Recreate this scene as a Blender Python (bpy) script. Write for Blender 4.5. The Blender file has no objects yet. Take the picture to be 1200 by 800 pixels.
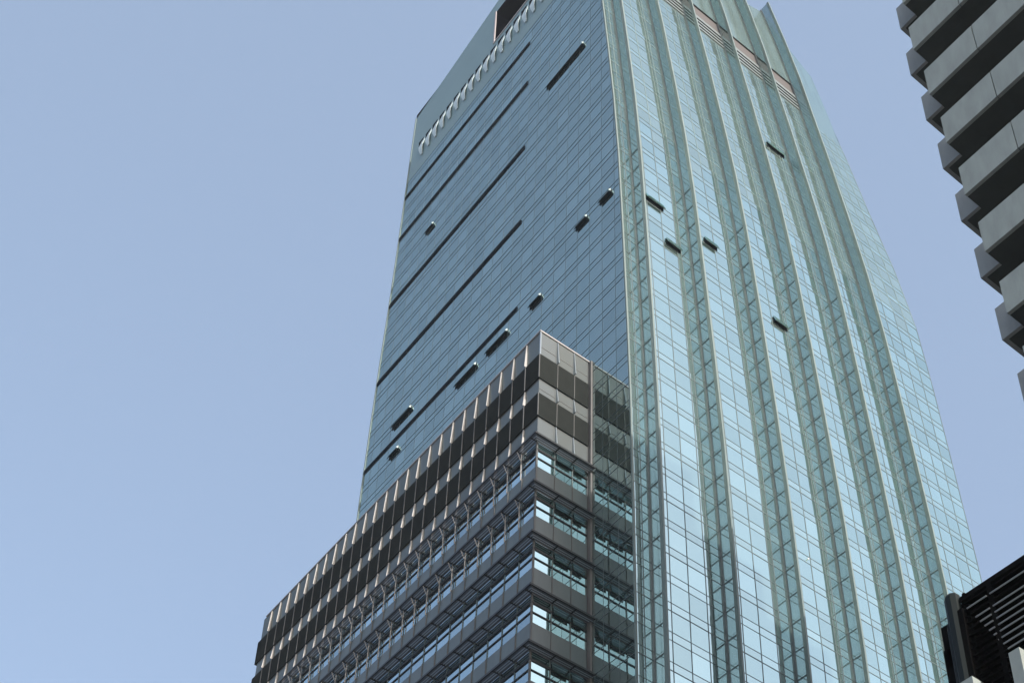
import bpy, math, random
import numpy as np
from mathutils import Matrix, Vector
rnd = random.Random(7)
scene = bpy.context.scene
COL = scene.collection
# Plan units below are half metres measured from the tower's front corner; conv() gives metres.
K = 0.5
def conv(p): return (p[0]*K, p[1]*K, 1.7 + (p[2]-1.7)*K)

# ------------------------------------------------------------------ materials
def new_mat(name):
    m = bpy.data.materials.new(name); m.use_nodes = True
    nt = m.node_tree; nt.nodes.clear()
    out = nt.nodes.new('ShaderNodeOutputMaterial')
    return m, nt, out
def node(nt, t, **kw):
    n = nt.nodes.new(t)
    for k, v in kw.items(): setattr(n, k, v)
    return n
def principled(name, col, rough=.5, metal=0., spec=.5, noise=0., scale=3., streak=False, bump=0.):
    m, nt, out = new_mat(name)
    p = node(nt, 'ShaderNodeBsdfPrincipled')
    p.inputs['Roughness'].default_value = rough
    p.inputs['Metallic'].default_value = metal
    p.inputs['Specular IOR Level'].default_value = spec
    p.inputs['Base Color'].default_value = (*col, 1)
    if noise:
        tc = node(nt, 'ShaderNodeTexCoord'); mp = node(nt, 'ShaderNodeMapping')
        mp.inputs['Scale'].default_value = (scale, scale, scale*(.25 if streak else 1))
        nz = node(nt, 'ShaderNodeTexNoise'); nz.inputs['Scale'].default_value = 1; nz.inputs['Detail'].default_value = 8
        nz.inputs['Roughness'].default_value = .65
        mr = node(nt, 'ShaderNodeMapRange'); mr.inputs[1].default_value = .3; mr.inputs[2].default_value = .7
        mr.inputs[3].default_value = 1-noise; mr.inputs[4].default_value = 1+noise
        mx = node(nt, 'ShaderNodeVectorMath', operation='SCALE'); mx.inputs[0].default_value = col
        nt.links.new(tc.outputs['Object'], mp.inputs[0]); nt.links.new(mp.outputs[0], nz.inputs[0])
        nt.links.new(nz.outputs[0], mr.inputs[0]); nt.links.new(mr.outputs[0], mx.inputs['Scale'])
        nt.links.new(mx.outputs[0], p.inputs['Base Color'])
        if bump:
            b = node(nt, 'ShaderNodeBump'); b.inputs['Strength'].default_value = bump; b.inputs['Distance'].default_value = .02
            nt.links.new(nz.outputs[0], b.inputs['Height']); nt.links.new(b.outputs[0], p.inputs['Normal'])
    nt.links.new(p.outputs[0], out.inputs[0])
    return m
def glass_wall(name, refl, body, fac, rough=.02, var=.18, wob=.0):
    """coated facade glass: dark body behind a tinted mirror coat, tone differing from pane to pane (attribute 'tone')"""
    m, nt, out = new_mat(name)
    at = node(nt, 'ShaderNodeAttribute', attribute_name='tone')
    g = node(nt, 'ShaderNodeBsdfGlossy'); g.inputs['Roughness'].default_value = rough
    d = node(nt, 'ShaderNodeBsdfDiffuse')
    lw = node(nt, 'ShaderNodeLayerWeight'); lw.inputs['Blend'].default_value = .35
    mf = node(nt, 'ShaderNodeMapRange'); mf.inputs[3].default_value = fac; mf.inputs[4].default_value = min(1, fac+.35)
    mr = node(nt, 'ShaderNodeMapRange'); mr.inputs[3].default_value = 1-var; mr.inputs[4].default_value = 1+var
    sg = node(nt, 'ShaderNodeVectorMath', operation='SCALE'); sg.inputs[0].default_value = refl
    sd = node(nt, 'ShaderNodeVectorMath', operation='SCALE'); sd.inputs[0].default_value = body
    tc = node(nt, 'ShaderNodeTexCoord')
    nz = node(nt, 'ShaderNodeTexNoise'); nz.inputs['Scale'].default_value = .35; nz.inputs['Detail'].default_value = 4
    bp = node(nt, 'ShaderNodeBump'); bp.inputs['Strength'].default_value = wob; bp.inputs['Distance'].default_value = .05
    ms = node(nt, 'ShaderNodeMixShader')
    L = nt.links.new
    L(at.outputs['Fac'], mr.inputs[0]); L(mr.outputs[0], sg.inputs['Scale']); L(mr.outputs[0], sd.inputs['Scale'])
    L(sg.outputs[0], g.inputs[0]); L(sd.outputs[0], d.inputs[0])
    L(tc.outputs['Object'], nz.inputs[0]); L(nz.outputs[0], bp.inputs['Height']); L(bp.outputs[0], g.inputs['Normal'])
    L(lw.outputs['Facing'], mf.inputs[0]); L(mf.outputs[0], ms.inputs[0]); L(d.outputs[0], ms.inputs[1]); L(g.outputs[0], ms.inputs[2])
    L(ms.outputs[0], out.inputs[0])
    return m
def clear_glass(name, tint, refl, trans, dif, body):
    m, nt, out = new_mat(name)
    t = node(nt, 'ShaderNodeBsdfTransparent'); t.inputs[0].default_value = (*tint, 1)
    g = node(nt, 'ShaderNodeBsdfGlossy'); g.inputs[0].default_value = (*refl, 1); g.inputs['Roughness'].default_value = .05
    d = node(nt, 'ShaderNodeBsdfDiffuse'); d.inputs[0].default_value = (*body, 1)
    a = node(nt, 'ShaderNodeMixShader'); a.inputs[0].default_value = dif
    b = node(nt, 'ShaderNodeMixShader'); b.inputs[0].default_value = trans
    nt.links.new(g.outputs[0], a.inputs[1]); nt.links.new(d.outputs[0], a.inputs[2])
    nt.links.new(a.outputs[0], b.inputs[1]); nt.links.new(t.outputs[0], b.inputs[2]); nt.links.new(b.outputs[0], out.inputs[0])
    return m

M = {}
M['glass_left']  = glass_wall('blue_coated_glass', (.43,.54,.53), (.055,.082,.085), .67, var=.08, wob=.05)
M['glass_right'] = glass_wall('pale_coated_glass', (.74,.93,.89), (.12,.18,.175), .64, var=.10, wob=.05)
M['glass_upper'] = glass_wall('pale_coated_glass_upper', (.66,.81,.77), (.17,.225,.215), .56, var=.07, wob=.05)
M['glass_edge']  = glass_wall('edge_glass_reflection', (.80,.97,.93), (.19,.25,.24), .62, var=.06, wob=.03)  # brighter pane tint painting the light reflected beside the fins
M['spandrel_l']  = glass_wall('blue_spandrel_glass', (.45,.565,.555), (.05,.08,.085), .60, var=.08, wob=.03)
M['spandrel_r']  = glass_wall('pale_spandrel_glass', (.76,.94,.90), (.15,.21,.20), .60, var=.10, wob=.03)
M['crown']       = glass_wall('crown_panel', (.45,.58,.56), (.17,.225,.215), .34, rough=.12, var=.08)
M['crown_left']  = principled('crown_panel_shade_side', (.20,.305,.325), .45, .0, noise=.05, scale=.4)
M['bar']         = principled('glazing_bar', (.09,.12,.125), .5, .2)
M['bar_thin']    = principled('glazing_bar_pale', (.15,.20,.195), .6, 0)
M['fin_glass']   = clear_glass('fin_glass', (.78,.86,.85), (.60,.69,.69), .60, .55, (.12,.165,.16))
M['trim']        = principled('fin_edge_metal', (.135,.18,.175), .55, .0)
M['mullion_p']   = principled('fin_anchor_metal', (.13,.14,.14), .5, .1)
M['slot']        = principled('black_slot', (.008,.013,.020), .9, spec=0)
M['hole']        = principled('dark_void', (.004,.004,.008), .9, spec=0)
M['scoop']       = principled('scoop_metal', (.55,.64,.64), .35, .2)
M['pink_frame']  = principled('frame_metal', (.42,.38,.38), .5)
M['recess']      = principled('recess_metal', (.075,.066,.065), .7)
M['louvre']      = principled('crown_louvre', (.17,.20,.195), .4, .2)
M['dark_panel']  = principled('charcoal_panel', (.023,.026,.025), .9, spec=.0, noise=.12, scale=1.2)
M['band']        = glass_wall('guard_glass', (.17,.20,.205), (.20,.213,.208), .34, rough=.12, var=.10)
M['spandrel_g']  = principled('grey_spandrel', (.088,.110,.113), .32, spec=.5, noise=.16, scale=1.1, streak=True)
M['win_blue']    = glass_wall('window_glass', (.56,.70,.76), (.04,.06,.07), .64, var=.22, wob=.05)
M['win_teal']    = glass_wall('window_glass_teal', (.72,.93,.91), (.07,.12,.12), .64, var=.25, wob=.05)
M['black']       = principled('black_metal', (.012,.014,.016), .4, .3)
M['shade_blade'] = principled('shade_blade', (.075,.08,.09), .4, .5)
M['shade_pale']  = principled('shade_blade_pale', (.26,.30,.33), .35, .5)
M['bracket']     = principled('bracket_metal', (.44,.425,.41), .5, 0)
M['mast']        = principled('mast_metal', (.30,.285,.27), .5, 0)
M['joint']       = principled('joint_metal', (.115,.118,.118), .6, 0, spec=.2)
M['pilaster']    = principled('pilaster_metal', (.125,.122,.12), .6, 0, noise=.1, scale=1)
M['coping']      = principled('coping_metal', (.34,.32,.32), .5, .2)
M['core']        = principled('core_dark', (.04,.045,.05), .7)
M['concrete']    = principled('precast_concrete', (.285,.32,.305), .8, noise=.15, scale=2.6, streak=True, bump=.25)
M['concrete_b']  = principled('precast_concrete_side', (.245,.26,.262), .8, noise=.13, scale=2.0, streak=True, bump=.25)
M['soffit']      = principled('dark_soffit', (.045,.055,.052), .9, spec=.1, noise=.15, scale=1.5)
M['loggia']      = principled('loggia_wall', (.026,.031,.031), .8, spec=.1)
M['louvre_dark'] = principled('louvre_black', (.004,.004,.004), .8, 0, spec=.02)
M['painted_lip_light']  = principled('painted_lip_light', (.20,.21,.215), .5, 0)
M['pipe']        = principled('column_gloss', (.007,.011,.011), .5, 0, spec=.15)
M['asphalt']     = principled('asphalt', (.05,.05,.052), .9, noise=.2, scale=.8)
M['paving']      = principled('paving', (.12,.12,.115), .85, noise=.15, scale=.8)
M['open_dark']   = principled('window_gap', (.006,.018,.022), .9, spec=0)
M['white_dot']        = principled('dot_white', (.9,.9,.9), .4)

# ------------------------------------------------------------------ mesh builder
class MB:
    def __init__(s): s.v=[]; s.f=[]; s.m=[]; s.t=[]; s.mats=[]
    def mi(s, k):
        if k not in s.mats: s.mats.append(k)
        return s.mats.index(k)
    def poly(s, pts, k, tone=None):
        n=len(s.v); s.v += [conv(p) for p in pts]; s.f.append(tuple(range(n, n+len(pts)))); s.m.append(s.mi(k))
        s.t.append(rnd.random() if tone is None else tone)
    def box(s, a, b, k, tone=.5):
        x0,y0,z0=[min(a[i],b[i]) for i in range(3)]; x1,y1,z1=[max(a[i],b[i]) for i in range(3)]
        c=[(x0,y0,z0),(x1,y0,z0),(x1,y1,z0),(x0,y1,z0),(x0,y0,z1),(x1,y0,z1),(x1,y1,z1),(x0,y1,z1)]
        s.hexa(c,k,tone)
    def hexa(s, c, k, tone=.5):
        n=len(s.v); s.v += [conv(p) for p in c]
        for q in ((0,3,2,1),(4,5,6,7),(0,1,5,4),(1,2,6,5),(2,3,7,6),(3,0,4,7)):
            s.f.append(tuple(n+i for i in q)); s.m.append(s.mi(k)); s.t.append(tone)
    def build(s, name, parent=None, **props):
        me=bpy.data.meshes.new(name); me.from_pydata(s.v,[],s.f); me.update()
        for k in s.mats: me.materials.append(M[k])
        me.polygons.foreach_set('material_index', s.m)
        a=me.attributes.new('tone','FLOAT','FACE'); a.data.foreach_set('value', s.t)
        o=bpy.data.objects.new(name, me); COL.objects.link(o)
        if parent: 
            o.parent=parent; o.matrix_parent_inverse=Matrix.Identity(4)
            # shift so that parts keep their place under an offset parent
            off=Vector((0,0,0)); q=parent
            while q: off+=q.location; q=q.parent
            me.transform(Matrix.Translation(-off))
        for k,v in props.items(): o[k]=v
        return o
def thing(name, loc, label, cat, group=None):
    o=bpy.data.objects.new(name,None); COL.objects.link(o); o.location=conv(loc)
    o['label']=label; o['category']=cat
    if group: o['group']=group
    return o

# ------------------------------------------------------------------ camera (pose solved from the photograph's vanishing lines)
Wm = Matrix(((0.7975,0.3747,0.4728),(-0.6024,0.453,0.6572),(0.0321,-0.809,0.587)))
cx=Wm.col[0].normalized(); cf=Wm.col[2].normalized(); cyd=cf.cross(cx).normalized(); cx=cyd.cross(cf)
cam=bpy.data.cameras.new('camera'); co=bpy.data.objects.new('camera',cam); COL.objects.link(co); scene.camera=co
R=Matrix((cx,-cyd,-cf)).transposed().to_4x4()
co.matrix_world=Matrix.Translation(conv((-76.49,-86.27,1.7)))@R
cam.sensor_width=36; cam.sensor_fit='HORIZONTAL'; cam.lens=36*1801.55/1200; cam.shift_y=500/1200
cam.clip_end=5000; cam.clip_start=.1

# ------------------------------------------------------------------ ground
g=MB(); g.poly([(-4000,-4000,0),(4000,-4000,0),(4000,4000,0),(-4000,4000,0)],'paving'); g.build('ground',kind='structure')
g=MB(); g.poly([(-60,-4000,.01),(-25,-4000,.01),(-25,4000,.01),(-60,4000,.01)],'asphalt'); g.build('road',kind='structure')

# ------------------------------------------------------------------ the tall glass tower
ZS=[0,100,120,136,150,169,186,201,215,230,245,260,275,300]
SS=[0,0,0,.12,.4,.95,1.55,2.4,3.45,4.7,6.2,7.95,10,13.8]
def s_(z): return float(np.interp(z,ZS,SS))
def r_(z): return float(np.interp(z,[0,150,167,176,196,214.5,232.6,244.5,269,300],[62.4,62.3,62.15,62.05,61.4,60.5,59.9,59.6,59.0,58]))
def gk(z): return float(np.interp(z,[0,115,135,150,180,200,225,245,300],[0,0,.10,.20,.42,.58,.85,1,1]))
FX=[0,2.3,12.6,22.9,32.6,42.3,51.2]; FA=[0,.35,2.2,3.4,4.2,4.9,5.0]
def xend(z): return float(np.interp(z,[0,146,162,181,200,215,228,252,277,300],[63,62.5,62.1,61.8,61.6,60.2,58,55.7,55.2,54.6]))
def fx(i,z): return xend(z) if i==7 else FX[i]-FA[i]*gk(z)
NP=[1,4,4,4,4,4,5]     # panes per bay
def ztop_left(y): return 269+(59-y)*.176
FLOORS=[103.55+4.0*k for k in range(-26,40)]
ZL=255.5       # top of the ordinary glazing on the street side
tower=thing('glass_tower',(0,0,0),'tall curved glass skyscraper with projecting glass fins down its bright right side','skyscraper')

def wall_pt(b,t,z,off=0):      # point on the street side: bay b, fraction t across it
    x=fx(b,z)*(1-t)+fx(b+1,z)*t
    return (x, s_(z)+off, z)
def rows(zmax):
    out=[]
    for z in FLOORS:
        if z>=zmax: break
        out.append((z, min(z+1.15,zmax),'sp'))
        if z+1.15<zmax: out.append((z+1.15, min(z+4,zmax),'vis'))
    return out
# street side: one part per bay between fins
for b in range(7):
    w=MB(); bars=MB()
    n=NP[b]
    for z0,z1,kind in rows(250):
        for i in range(n):
            t0,t1=i/n,(i+1)/n
            if kind=='sp': mt='spandrel_r'
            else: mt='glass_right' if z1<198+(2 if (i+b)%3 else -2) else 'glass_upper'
            cells=[(t0,t1,mt)]
            if b in (1,2,3,4,5) and i==n-1: 
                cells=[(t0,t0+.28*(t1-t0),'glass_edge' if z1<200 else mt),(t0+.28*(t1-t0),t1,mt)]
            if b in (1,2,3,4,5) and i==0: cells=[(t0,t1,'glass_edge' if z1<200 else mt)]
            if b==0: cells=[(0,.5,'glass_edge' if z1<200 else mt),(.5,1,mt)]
            tn=rnd.betavariate(2,2) if rnd.random()>.07 else rnd.choice((-.6,1.7)); 
            for c0,c1,mm in cells:
                j=[rnd.uniform(-.004,.004) for _ in range(4)]
                w.poly([wall_pt(b,c0,z0,j[0]),wall_pt(b,c1,z0,j[1]),wall_pt(b,c1,z1,j[2]),wall_pt(b,c0,z1,j[3])],mm,tn)
    # horizontal bars
    for k,z in enumerate(FLOORS):
        for zz,h,mm in ((z,.10 if k%2 else .06,'bar'),(z+1.15,.06,'bar')):
            if zz>250: continue
            lo=[wall_pt(b,0,zz),wall_pt(b,1,zz)]
            a,c=lo
            bars.hexa([(a[0],a[1]-.03,zz),(c[0],c[1]-.03,zz),(c[0],c[1]+.05,zz),(a[0],a[1]+.05,zz),
                       (a[0],a[1]-.03,zz+h),(c[0],c[1]-.03,zz+h),(c[0],c[1]+.05,zz+h),(a[0],a[1]+.05,zz+h)],mm if zz<200 else 'bar_thin')
    zs=[0]+list(np.arange(100,252,5.0)); zs[-1]=250
    cuts=[i/n for i in range(1,n)]
    if b in (1,2,3,4,5): cuts.append((n-1)/n+.28/n)
    if b==0: cuts=[.5]
    if b==6: cuts.append(.998)
    for t in cuts:
        for q in range(len(zs)-1):
            a=wall_pt(b,t,zs[q]); c=wall_pt(b,t,zs[q+1]); hw=.045 if a[2]<200 else .03
            bars.hexa([(a[0]-hw,a[1]-.035,a[2]),(a[0]+hw,a[1]-.035,a[2]),(a[0]+hw,a[1]+.05,a[2]),(a[0]-hw,a[1]+.05,a[2]),
                       (c[0]-hw,c[1]-.035,c[2]),(c[0]+hw,c[1]-.035,c[2]),(c[0]+hw,c[1]+.05,c[2]),(c[0]-hw,c[1]+.05,c[2])],'bar' if a[2]<200 else 'bar_thin')
    # louvres and recess under the crown, then the smooth crown screen
    zz=250.0
    lou=[(250,251.1,'crown',0),(251.1,251.8,'louvre',-.12),(251.8,252.5,'recess',.4),(252.5,253.2,'louvre',-.12),(253.2,253.9,'recess',.4),(253.9,254.6,'louvre',-.12),(254.6,255.3,'recess',.4),(255.3,256.4,'louvre',-.12),(256.4,260.8,'recess',.12)]
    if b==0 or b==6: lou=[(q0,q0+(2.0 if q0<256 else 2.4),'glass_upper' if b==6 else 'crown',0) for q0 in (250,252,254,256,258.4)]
    for z0,z1,mt,off in lou:
        p=[wall_pt(b,0,z0,off),wall_pt(b,1,z0,off),wall_pt(b,1,z1,off),wall_pt(b,0,z1,off)]; w.poly(p,mt,.5)
        if mt in ('louvre','recess'):
            w.poly([wall_pt(b,0,z0,-.12),wall_pt(b,1,z0,-.12),wall_pt(b,1,z0,.45),wall_pt(b,0,z0,.45)],'recess',.5)
            w.poly([wall_pt(b,0,z1,-.12),wall_pt(b,1,z1,-.12),wall_pt(b,1,z1,.45),wall_pt(b,0,z1,.45)],'recess',.5)
    nb=n*2
    for i in range(nb):
        t0,t1=i/nb,(i+1)/nb
        def tz(t): return 286.5+6.0*t if b<6 else 290-14*t
        zm=(260.8,268,275,282)
        for q in range(3):
            lim0,lim1=zm[q],zm[q+1]
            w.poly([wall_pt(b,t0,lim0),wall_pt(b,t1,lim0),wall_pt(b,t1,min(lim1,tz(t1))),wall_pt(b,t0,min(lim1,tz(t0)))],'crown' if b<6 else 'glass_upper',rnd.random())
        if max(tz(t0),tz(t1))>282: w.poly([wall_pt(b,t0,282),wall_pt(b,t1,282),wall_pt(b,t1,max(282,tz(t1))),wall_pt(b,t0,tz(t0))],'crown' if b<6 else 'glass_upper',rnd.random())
    wo=w.build('glass_bay',tower)
    bars.build('glazing_bars',wo)

# glass fins
for i in range(1,7):
    f=MB(); e=MB(); st=MB(); am=MB()
    D=2.0; ztop=293.0
    zs=[4]+list(np.arange(96,290,4.0))+[ztop]
    for q in range(len(zs)-1):
        z0,z1=zs[q],zs[q+1]
        x0,x1=fx(i,z0),fx(i,z1); y0,y1=s_(z0),s_(z1)
        f.hexa([(x0-.06,y0-D+.4,z0),(x0+.06,y0-D+.4,z0),(x0+.06,y0-.1,z0),(x0-.06,y0-.1,z0),
                (x1-.06,y1-D+.4,z1),(x1+.06,y1-D+.4,z1),(x1+.06,y1-.1,z1),(x1-.06,y1-.1,z1)],'fin_glass')
        e.hexa([(x0-.13,y0-D-.1,z0),(x0+.13,y0-D-.1,z0),(x0+.13,y0-D+.4,z0),(x0-.13,y0-D+.4,z0),
                (x1-.13,y1-D-.1,z1),(x1+.13,y1-D-.1,z1),(x1+.13,y1-D+.4,z1),(x1-.13,y1-D+.4,z1)],'trim')
        am.hexa([(x0-.12,y0-.22,z0),(x0+.12,y0-.22,z0),(x0+.12,y0+.1,z0),(x0-.12,y0+.1,z0),
                (x1-.12,y1-.22,z1),(x1+.12,y1-.22,z1),(x1+.12,y1+.1,z1),(x1-.12,y1+.1,z1)],'mullion_p')
    for k,z in enumerate(FLOORS):
        if z>250 or z<6: continue
        x=fx(i,z); y=s_(z); h=.11 if k%2 else .05
        if z>188: continue
        am.box((x-.09,y-D+.3,z),(x+.09,y-.1,z+h),'bar')
    fo=f.build('glass_fin',tower)
    e.build('fin_edge_trim',fo); am.build('fin_anchor_post',fo)

# shade side (plane x=0)
w=MB(); bars=MB()
CW=2.5
SLOTS=[244.3,232.6,214.7,195.9,176.1]
HY0,HY1,HZ0,HZ1=14.0,33.9,260.0,270.2
def lp(y,z,x=0): return (x, min(max(y,s_(z)),r_(z)), z)
for z0,z1,kind in rows(249):
    for c in range(25):
        y0,y1=c*CW,(c+1)*CW
        if y1<=s_(z0) and y1<=s_(z1): continue
        if y0>=r_(z0): continue
        j=[rnd.uniform(-.004,.004) for _ in range(4)]
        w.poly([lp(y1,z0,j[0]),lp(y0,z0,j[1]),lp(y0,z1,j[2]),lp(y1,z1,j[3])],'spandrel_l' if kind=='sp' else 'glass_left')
for z,h in [(z,.08) for z in FLOORS]+[(z+1.15,.06) for z in FLOORS]:
    if z>249: continue
    bars.box((-.03,s_(z)+.05,z),(.05,r_(z)-.05,z+h),'bar')
for c in range(1,25):
    zs=[0,100,150,180,200,215,230,249]
    y=c*CW
    for q in range(7):
        z0,z1=zs[q],zs[q+1]
        if y<s_(z1)+.1 or y>r_(z1)-.1: continue
        bars.box((-.012,y-.03,z0),(.05,y+.03,z1),'bar')
# crown of the shade side: smooth tall panels round the big opening and the row of scoops
def crown_cell(y0,y1,z0,z1,zt=False):
    p=[lp(y1,z0),lp(y0,z0),lp(y0,ztop_left(y0) if zt else z1),lp(y1,ztop_left(y1) if zt else z1)]
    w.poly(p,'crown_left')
ys=sorted(set([i*1.25 for i in range(0,50)]+[HY0,HY1]))
for a,b_ in zip(ys[:-1],ys[1:]):
    if a>=60: continue
    crown_cell(a,b_,249,253.3)
    crown_cell(a,b_,258.4,HZ0)
    if b_<=HY0+.01 or a>=HY1-.01:
        crown_cell(a,b_,HZ0,265); crown_cell(a,b_,265,HZ1); 
    crown_cell(a,b_,HZ1,0,True)
    crown_cell(a,b_,253.3,258.4)
for a in ys[1:-1]:
    if a>59 or a<9: continue
# vertical corner posts
for zz0,zz1 in zip(ZS[:-1],ZS[1:]):
    for yf,sg in ((s_,1),(r_,-1)):
        a0,a1=yf(zz0),yf(zz1); z1=min(zz1,284)
        a1=yf(z1)
        if sg<0: z1=min(z1,269); a1=yf(z1)
        if z1<=zz0: continue
        bars.hexa([(-.14,a0-.1,zz0),(.1,a0-.1,zz0),(.1,a0+.1,zz0),(-.14,a0+.1,zz0),(-.14,a1-.1,z1),(.1,a1-.1,z1),(.1,a1+.1,z1),(-.14,a1+.1,z1)],'trim' if sg>0 else 'bar_thin')
wo=w.build('glass_side',tower); bars.build('glazing_bars',wo)
# opening in the crown
h=MB()
h.box((6,HY0,HZ0),(6.1,HY1,HZ1),'hole'); h.box((.05,HY0,HZ0-.1),(6,HY1,HZ0),'hole'); h.box((.05,HY0,HZ1),(6,HY1,HZ1+.1),'hole')
h.box((.05,HY1,HZ0),(6,HY1+.1,HZ1),'hole'); h.box((.05,HY0-.1,HZ0),(6,HY0,HZ1),'hole')
ho=h.build('crown_opening',tower)
h=MB(); h.box((-.12,HY1-.1,HZ0),(.1,HY1+.2,HZ1),'pink_frame'); h.box((-.12,HY0,HZ0-.35),(.1,HY1+.2,HZ0-.02),'pink_frame'); h.build('opening_frame',ho)
# row of scoops
y=54.9
while y>9:
    s=MB()
    WID={252.6:.5,254.4:1.05,255.6:1.25,256.8:1.1,258.0:.75}
    prof=[(-.25,252.6),(-.42,254.4),(-.38,255.6),(-.15,256.8),(.02,258.0)]
    for (xa,za),(xb,zb) in zip(prof[:-1],prof[1:]):
        wa,wb=WID[za],WID[zb]
        s.hexa([(xa,y,za),(xa+.12,y,za),(xa+.12,y+wa,za),(xa,y+wa,za),(xb,y,zb),(xb+.12,y,zb),(xb+.12,y+wb,zb),(xb,y+wb,zb)],'scoop')
    so_=s.build('vent_scoop',tower); s=MB(); s.poly([(-.04,y+1.2,254.9),(-.04,y+.3,258.4),(-.04,y+1.95,258.4),(-.04,y+1.75,255.9)],'slot'); s.build('vent_gap',so_); y-=2.2
# black slots
for z in SLOTS:
    s=MB(); s.box((-.12,23.1,z-.40),(.05,r_(z)+.10,z+.40),'slot'); s.build('air_slot',tower)
# hopper windows standing open
def hopper_left(ya,yb,z):
    o=MB(); y0,y1=min(ya,yb),max(ya,yb)
    o.box((-.06,y0,z-.5),(.02,y1,z+.5),'open_dark'); oo=o.build('open_window',tower)
    f=MB(); f.hexa([(-.42,y0,z-.35),(-.34,y0,z-.35),(-.34,y1,z-.35),(-.42,y1,z-.35),(-.12,y0,z+.6),(-.02,y0,z+.6),(-.02,y1,z+.6),(-.12,y1,z+.6)],'open_dark')
    f.build('hinged_pane',oo)
    f=MB(); f.hexa([(-.44,y0-.08,z-.1),(-.1,y0-.08,z+.05),(-.1,y0+.02,z+.05),(-.44,y0+.02,z-.1),(-.44,y0-.08,z+.1),(-.1,y0-.08,z+.6),(-.1,y0+.02,z+.6),(-.44,y0+.02,z+.1)],'scoop'); f.build('painted_side_glint',oo)  # pale end piece paints the glint at the open pane's side
def hopper_right(x0,x1,z):
    y=s_(z)
    o=MB(); o.box((x0,y-.10,z-.5),(x1,y+.02,z+.5),'open_dark'); oo=o.build('open_window',tower)
    f=MB(); f.hexa([(x0,y-.55,z-.5),(x1,y-.55,z-.5),(x1,y-.45,z-.5),(x0,y-.45,z-.5),(x0,y-.16,z+.7),(x1,y-.16,z+.7),(x1,y-.06,z+.7),(x0,y-.06,z+.7)],'glass_right')
    f.poly([(x0,y-.44,z-.5),(x1,y-.44,z-.5),(x1,y-.05,z+.69),(x0,y-.05,z+.69)],'open_dark'); f.build('hinged_pane',oo)
for a in [(17.97,9.1,223.9),(5.42,3.17,179.6),(10.38,8.06,179.6),(20.15,17.72,173.2),(50.79,48.48,224.2),(30.04,25.12,173.2),(37.42,32.46,173.2),(54.6,49.48,179.7),(54.57,52.02,173.1)]: hopper_left(*a)
for a in [(4.3,7.4,180.4),(7.4,9.9,173.3),(14.7,17.0,180.3),(33.3,37.1,225.0),(26.6,29.2,172.9)]: hopper_right(*a)
l=MB(); l.box((26.9,-.15,128.1),(27.05,.0,128.3),'white_dot'); l.build('facade_dot',tower)  # small plain white box set on the facade
# the two far sides and the roof
w=MB()
zs=[0,60,120,150,180,200,215,235,255,268]
for z0,z1 in zip(zs[:-1],zs[1:]):
    for i in range(24):
        t0,t1=i/24,(i+1)/24
        a=lambda t,z:(xend(z), s_(z)*(1-t)+r_(z)*t, z)
        w.poly([a(t0,z0),a(t1,z0),a(t1,z1),a(t0,z1)],'glass_right')
        a=lambda t,z:(xend(z)*(1-t), r_(z), z)
        w.poly([a(t0,z0),a(t1,z0),a(t1,z1),a(t0,z1)],'glass_left')
w.build('rear_walls',tower)
w=MB(); w.poly([(7,9.2,266.5),(55.2,9.2,266.5),(55.2,59,266.5),(7,59,266.5)],'crown',.5); w.poly([(.1,34.2,266.5),(6.9,34.2,266.5),(6.9,59,266.5),(.1,59,266.5)],'crown',.5); w.build('roof',tower)

# ------------------------------------------------------------------ the lower office block
XB,YB,YE=-7.62,7.18,72.55
NB=26; DY=(YE-YB)/NB
ZTOP=149.3
block=thing('office_block',(-4,40,0),'dark banded office block with sunshade ledges standing against the tall glass tower','office block')
w=MB(); w.box((XB+.08,YB+.08,0),(-.25,YE,149.2),'core'); w.build('core_wall',block)
def bayY(k): return YB+DY*k
XR=[XB,-5.1,-2.6,-.45]
BANDS=[(145.15,ZTOP),(138.4,141.0),(130.5,134.6)]
for z0,z1 in BANDS:
    w=MB()
    for k in range(NB):
        w.box((XB,bayY(k)+.01,z0),(XB+.3,bayY(k+1)-.01,z1),'band',rnd.random())
    for a,b_ in zip(XR[:-1],XR[1:]):
        w.box((a+.01,YB,z0),(b_-.01,YB+.3,z1),'band',rnd.uniform(.4,.9))
        w.box((a+.01,YB-.03,z0+.35*(z1-z0)),(b_-.01,YB+.02,z0+.37*(z1-z0)),'joint')
    wo=w.build('guard_band',block)
    c=MB()
    for k in range(1,NB):
        yy=bayY(k)
        c.hexa([(XB-.38,yy-.035,z0+.1),(XB,yy-.035,z0+.1),(XB,yy+.04,z0+.1),(XB-.38,yy+.04,z0+.1),
                (XB-.16,yy-.04,z1-.15),(XB,yy-.04,z1-.15),(XB,yy+.05,z1-.15),(XB-.16,yy+.05,z1-.15)],'bracket')
        if len(c.v): c.build('bracket',wo); c=MB()
    for a in XR[1:-1]:
        c=MB(); c.hexa([(a-.07,YB-.45,z0+.1),(a+.07,YB-.45,z0+.1),(a+.07,YB,z0+.1),(a-.07,YB,z0+.1),(a-.05,YB-.12,z1-.1),(a+.05,YB-.12,z1-.1),(a+.05,YB,z1-.1),(a-.05,YB,z1-.1)],'shade_pale'); c.build('bracket',wo)
w=MB(); w.box((XB-.12,YB-.12,ZTOP),(XB+.35,YE-.7,ZTOP+.22),'coping'); w.box((XB+.35,YB-.12,ZTOP),(-.02,YB+.35,ZTOP+.22),'coping')
w.box((XB-.06,YB-.07,145.2),(XB+.12,YB+.1,ZTOP-.01),'shade_pale'); w.build('coping',block)
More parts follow.
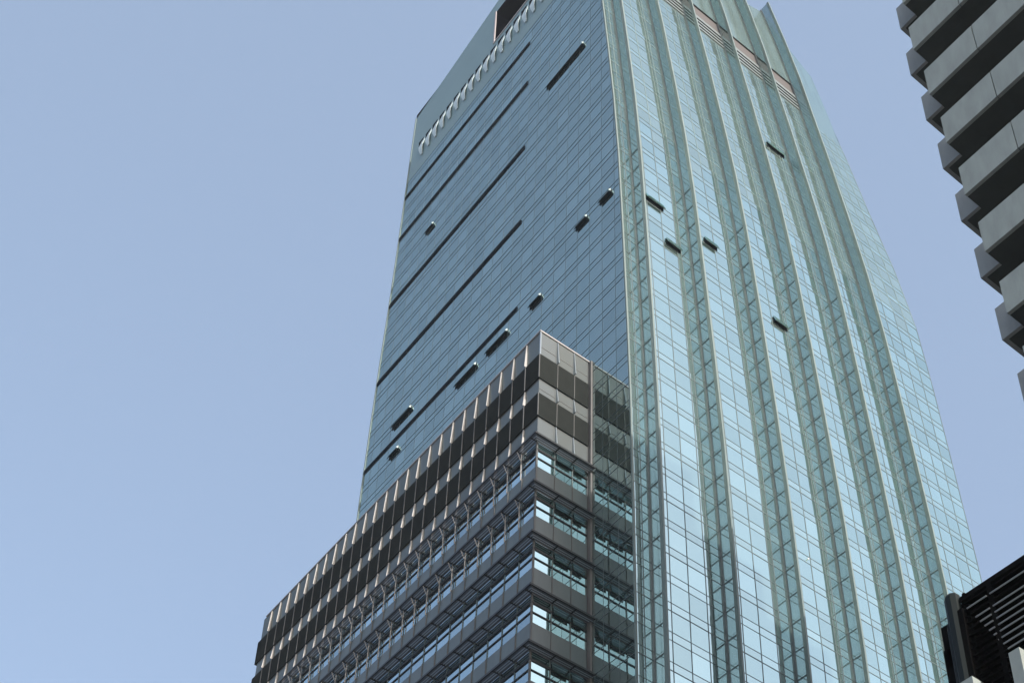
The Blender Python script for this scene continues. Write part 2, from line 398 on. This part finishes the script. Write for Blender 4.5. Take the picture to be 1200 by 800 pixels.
for z0,z1 in [(141.0,145.15),(134.6,138.4)]:
    w=MB()
    for k in range(NB):
        w.box((XB-.16,bayY(k)+.03,z0),(XB+.3,bayY(k+1)-.03,z1),'dark_panel',rnd.random())
    w.box((XB-.16,YE+.02,z0),(-1,YE+.5,z1),'dark_panel')
    for a,b_ in zip(XR[:-1],XR[1:]):
        w.box((a+(.01 if a>XB else -.13),YB-.16,z0),(b_-.02,YB+.3,z1),'dark_panel')
    c=w
    for k in range(1,NB): c.box((XB-.24,bayY(k)-.05,z0+.05),(XB-.05,bayY(k)+.05,z1-.05),'joint')
    for a in XR[1:-1]: c.box((a-.04,YB-.22,z0+.05),(a+.04,YB-.05,z1-.05),'joint')
    c.box((XB-.2,YB-.2,z0+.05),(XB-.1,YB-.1,z1-.05),'joint')
    w.build('charcoal_band',block)
storey=[130.45-7.5*n for n in range(17)]
E_=1.0
for n,z in enumerate(storey):
    # glazing ribbon with its transoms and posts
    lv=(z-.05,z-1.15,z-2.45,z-3.75); zl=lv[3]
    w=MB(); f=MB()
    for k in range(NB):
        y0,y1=bayY(k),bayY(k+1)
        for a,b_ in zip(lv[1:],lv[:-1]):
            w.box((XB+.05,y0+.02,a),(XB+.2,y1-.02,b_),'win_blue',rnd.random())
        f.box((XB-.03,y1-.05,zl),(XB+.1,y1+.05,z),'bar')
    for i,(a,b_) in enumerate(zip(XR[:-1],XR[1:])):
        for q,(c,d) in enumerate(zip(lv[1:],lv[:-1])):
            w.box((a+.02,YB+.05,c),(b_-.02,YB+.2,d),'win_teal',.75 if i==0 else rnd.uniform(0,.7))  # first bay's brighter tone paints the sky it reflects
        if i<2: f.box((b_-.06,YB-.03,zl),(b_+.06,YB+.1,z),'bar')
    for zz,h in ((lv[1],.14),(lv[2],.07)):
        f.box((XB-.06,YB-.02,zz-h),(XB+.1,YE,zz+h),'black'); f.box((XB,YB-.06,zz-h),(-.45,YB+.1,zz+h),'black')
    f.box((XB-.05,YB-.05,zl-.05),(XB+.15,YB+.15,z),'joint')
    wo=w.build('window_ribbon',block); f.build('window_frame',wo)
    if n<7:      # tilted panes standing open on the narrow side
        for a,b_ in ((-4.95,-2.75),(-2.45,-1.0)):
            o=MB(); o.hexa([(a,YB-.34,lv[1]-.25),(b_,YB-.34,lv[1]-.25),(b_,YB-.27,lv[1]-.25),(a,YB-.27,lv[1]-.25),(a,YB-.12,z-.2),(b_,YB-.12,z-.2),(b_,YB-.05,z-.2),(a,YB-.05,z-.2)],'win_teal',.1)
            o.build('tilted_pane',wo)
    # spandrel
    zb=z-7.5+.3
    w=MB()
    for k in range(NB): w.box((XB-.02,bayY(k)+.03,zb),(XB+.2,bayY(k+1)-.03,zl-.07),'spandrel_g',rnd.random())
    for i,(a,b_) in enumerate(zip(XR[:-1],XR[1:])): w.box((a+(.03 if i else -.0),YB-.02,zb),(b_-.03,YB+.2,zl-.07),'spandrel_g',rnd.random())
    for k in range(1,NB): w.box((XB-.12,bayY(k)-.04,zb),(XB+.1,bayY(k)+.04,zl-.07),'joint')
    for a in XR[1:-1]: w.box((a-.04,YB-.10,zb),(a+.04,YB+.1,zl-.07),'joint')
    w.box((XB-.07,YB-.07,zb),(XB+.1,YB+.1,zl-.07),'joint')
    w.build('spandrel_band',block)
    # sunshade ledge with thin blades and outriggers
    w=MB()
    w.box((XB-E_,YB-E_,z),(XB-E_+.10,YE,z+.28),'black'); w.box((XB-E_+.10,YB-E_,z),(.05-.1,YB-E_+.10,z+.28),'black')
    for q,mt in enumerate(('shade_blade','shade_blade','shade_pale','shade_blade','shade_pale','shade_blade')):
        d=.16+q*.135
        w.hexa([(XB-E_+d,YB-E_+d,z+.02),(XB-E_+d+.08,YB-E_+d+.08,z+.02),(XB-E_+d+.08,YE,z+.02),(XB-E_+d,YE,z+.02),
                (XB-E_+d,YB-E_+d,z+.10),(XB-E_+d+.08,YB-E_+d+.08,z+.10),(XB-E_+d+.08,YE,z+.10),(XB-E_+d,YE,z+.10)],mt)
        w.hexa([(XB-E_+d,YB-E_+d,z+.02),(-.1,YB-E_+d,z+.02),(-.1,YB-E_+d+.08,z+.02),(XB-E_+d+.08,YB-E_+d+.08,z+.02),
                (XB-E_+d,YB-E_+d,z+.10),(-.1,YB-E_+d,z+.10),(-.1,YB-E_+d+.08,z+.10),(XB-E_+d+.08,YB-E_+d+.08,z+.10)],mt)
    for k in range(0,NB+1): w.box((XB-E_+.1,bayY(k)-.06,z-.02),(XB-.02,bayY(k)+.06,z+.22),'black')
    for a in XR[1:-1]: w.box((a-.07,YB-E_+.1,z-.02),(a+.07,YB-.02,z+.22),'black')
    if n<2:
        for k in range(1,NB):      # pale masts in front of the glass
            yy=bayY(k); w.box((XB-.30,yy-.03,zl-.4),(XB-.16,yy+.03,z-.01),'mast'); 
            w.hexa([(XB-E_+.1,yy-.03,z-.1),(XB-E_+.2,yy-.03,z-.1),(XB-E_+.2,yy+.03,z-.1),(XB-E_+.1,yy+.03,z-.1),(XB-.3,yy-.03,z-1.3),(XB-.2,yy-.03,z-1.3),(XB-.2,yy+.03,z-1.3),(XB-.3,yy+.03,z-1.3)],'mast')
    w.build('sunshade',block)
# end pilaster towards the tower
w=MB(); w.box((-.30,YB-.4,0),(-.03,YB+.3,149.4),'pilaster'); w.build('end_pilaster',block)

# ------------------------------------------------------------------ balcony tower, upper right
bt=thing('balcony_tower',(0,-60,0),'grey concrete tower with stacked balconies stepping down the right edge of the view','apartment tower')
def yF(z): return -52.35-(119.3-z)*.066 if z<119.3 else -52.35
XF,X2,XC=-17.0,-15.44,-13.2
c=MB(); c.box((XC,-84,0),(8,-53.9,158),'loggia'); c.box((8,-84,0),(18,-53.9,149),'loggia'); c.box((18,-84,0),(28,-53.9,142),'loggia'); c.box((28,-84,0),(58,-53.9,135),'loggia'); c.build('core_wall',bt)  # stepped blocks behind are added to shape the shadow on the glass fins
zt=119.3+6.8*6
first=None
while zt>8:
    yf=yF(zt); zb=zt-3.1
    w=MB()
    w.box((X2+.05,-84,zb),(XC+.3,yf-.02,zb+.5),'soffit'); w.box((XF+.25,-84,zb),(X2+.05,yf-.02,zb+.5),'soffit')
    w.box((X2+.02,yf-.02,zb),(XC+.1,yf+1.2,zb+.5),'soffit')
    wo=w.build('balcony_slab',bt)
    # front parapet of precast panels with open joints
    w=MB(); y1=yf; first_w=4.45
    while y1>-84:
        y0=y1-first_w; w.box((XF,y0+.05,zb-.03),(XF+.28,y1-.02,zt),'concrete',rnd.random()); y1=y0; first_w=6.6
    w.build('front_parapet',wo)
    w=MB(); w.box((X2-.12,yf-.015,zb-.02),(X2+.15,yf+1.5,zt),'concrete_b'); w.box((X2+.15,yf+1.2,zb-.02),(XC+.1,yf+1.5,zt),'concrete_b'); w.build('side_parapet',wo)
    w=MB(); w.box((XC-.1,-84,zb-3.0),(XC+.05,yf-1.2,zb-.4),'loggia'); w.build('balcony_window',bt)
    zt-=6.8

# ------------------------------------------------------------------ louvred plant screen on the corner, lower right
ls=thing('louvred_screen',(-45,-70,0),'black louvred screen with a rounded dark end column, bottom right corner','louvre screen')
XS=-45.0
w=MB()
w.box((XS+.3,-84,8),(XS+4,-65.9,34.0),'louvre_dark'); w.build('backing_wall',ls)
w=MB(); w.box((XS-.2,-84,33.88),(XS+.4,-65.9,34.08),'louvre_dark'); w.build('top_rail',ls)
z=33.75; q=0
while z>22:
    w=MB()
    w.hexa([(XS-.22,-84,z-.05),(XS+.05,-84,z+.07),(XS+.05,-66.0,z+.07),(XS-.22,-66.0,z-.05),
            (XS-.22,-84,z),(XS+.05,-84,z+.12),(XS+.05,-66.0,z+.12),(XS-.22,-66.0,z)],'louvre_dark')
    wo=w.build('louvre_blade',ls)
    if q in (1,3,4,5,6,7,8,9,10):  # pale strips paint light caught on blade edges, starting along a shadow diagonal
        yst=-66.1-(33.55-z)*.47
        w=MB(); yj=-66.95-(33-z)*.06
        if yst>yj: w.box((XS-.26,yj+.06,z-.06),(XS-.225,yst,z-.02),'painted_lip_light')
        w.box((XS-.26,-84,z-.06),(XS-.225,min(yst,yj-.06),z-.02),'painted_lip_light'); w.build('lip_light_strip',wo)
    z-=.257; q+=1
w=MB(); w.box((XS-.2,-67.06,22),(XS+.1,-66.88,33.9),'louvre_dark'); w.build('panel_post',ls)
# rounded end column with stepped wings
def tube(mb,cx_,cy_,r,z0,z1,k,cap=True,seg=20):
    for i in range(seg):
        a0,a1=2*math.pi*i/seg,2*math.pi*(i+1)/seg
        p=lambda a,z,rr=r:(cx_+rr*math.cos(a),cy_+rr*math.sin(a),z)
        mb.poly([p(a0,z0),p(a1,z0),p(a1,z1),p(a0,z1)],k,.5)
        for h0,h1 in ((0,.4),(.4,.75),(.75,1)):
            f=lambda h:math.sqrt(max(0,1-h*h))
            mb.poly([p(a0,z1+h0*r*.8,r*f(h0)),p(a1,z1+h0*r*.8,r*f(h0)),p(a1,z1+h1*r*.8,r*f(h1)),p(a0,z1+h1*r*.8,r*f(h1))],k,.5)
w=MB(); tube(w,XS-.15,-65.62,.25,20,34.22,'pipe',seg=9); tube(w,XS-.12,-65.5,.24,20,33.2,'pipe',seg=7); w.box((XS-.3,-66.0,20),(XS-.05,-65.72,33.55),'louvre_dark'); w.build('round_column',ls)
w=MB(); w.box((XS-.1,-65.42,31.9),(XS+.3,-65.0,33.5),'louvre_dark'); w.box((XS-.1,-65.42,20),(XS+.3,-64.95,32.6),'louvre_dark'); w.box((XS-.1,-66.1,20),(XS+.3,-65.6,33.9),'louvre_dark'); w.build('column_wing',ls)
w=MB(); tube(w,XS-.1,-66.02,.07,33.9,34.18,'louvre_dark',seg=10); w.build('end_knob',ls)
p1=thing('concrete_pier',(XS-.6,-67.3,0),'pale concrete pier in front of the black louvres at the right edge','pier','pale concrete piers in front of the louvres')
w=MB(); w.box((XS-.62,-67.79,0),(XS-.35,-67.42,30.63),'concrete'); w.build('shaft',p1)
p2=thing('concrete_pier',(XS-.6,-65.5,0),'pale concrete pier top peeking up at the bottom edge below the dark round column','pier','pale concrete piers in front of the louvres')
w=MB(); w.box((XS-.62,-66.12,0),(XS-.1,-65.68,30.63),'concrete'); w.build('shaft',p2)

# ------------------------------------------------------------------ light
SUN_EL=27.0; sd=Vector((-.015,-1,0)).normalized()
to_sun=Vector((sd.x*math.cos(math.radians(SUN_EL)), sd.y*math.cos(math.radians(SUN_EL)), math.sin(math.radians(SUN_EL))))
sl=bpy.data.lights.new('sun','SUN'); so=bpy.data.objects.new('sun',sl); COL.objects.link(so)
so.rotation_euler=to_sun.to_track_quat('Z','Y').to_euler(); sl.energy=2.0; sl.angle=math.radians(.5); sl.color=(1,.95,.89)
wd=bpy.data.worlds.new('World'); scene.world=wd; wd.use_nodes=True
nt=wd.node_tree; bg=nt.nodes['Background']; sk=nt.nodes.new('ShaderNodeTexSky'); sk.sky_type='NISHITA'
sk.sun_disc=False; sk.sun_elevation=math.radians(SUN_EL); sk.sun_rotation=math.atan2(sd.x,sd.y)
sk.air_density=1.0; sk.dust_density=5.0; sk.ozone_density=1.0; sk.altitude=0
mxs=nt.nodes.new('ShaderNodeMix'); mxs.data_type='RGBA'; mxs.inputs[0].default_value=.58
nt.links.new(sk.outputs[0],mxs.inputs[6]); mxs.inputs[7].default_value=(1.0,1.27,1.66,1)   # flat city haze over the clear sky
nt.links.new(mxs.outputs[2],bg.inputs[0]); bg.inputs[1].default_value=.15
scene.view_settings.view_transform='Standard'; scene.view_settings.look='None'; scene.view_settings.exposure=1.4; scene.view_settings.gamma=1
scene.render.engine='CYCLES'; scene.cycles.max_bounces=8; scene.cycles.transparent_max_bounces=16; scene.cycles.glossy_bounces=5


# thin even city haze over the whole place
hz=MB(); hz.box((-400,-400,-4),(400,400,300),'core'); ho=hz.build('haze',kind='stuff')
m,nt,out=new_mat('city_haze'); pv=nt.nodes.new('ShaderNodeVolumePrincipled'); pv.inputs['Density'].default_value=.0002; pv.inputs['Color'].default_value=(.86,.93,1,1); pv.inputs['Anisotropy'].default_value=.2
nt.links.new(pv.outputs[0],out.inputs['Volume']); ho.data.materials.clear(); ho.data.materials.append(m)
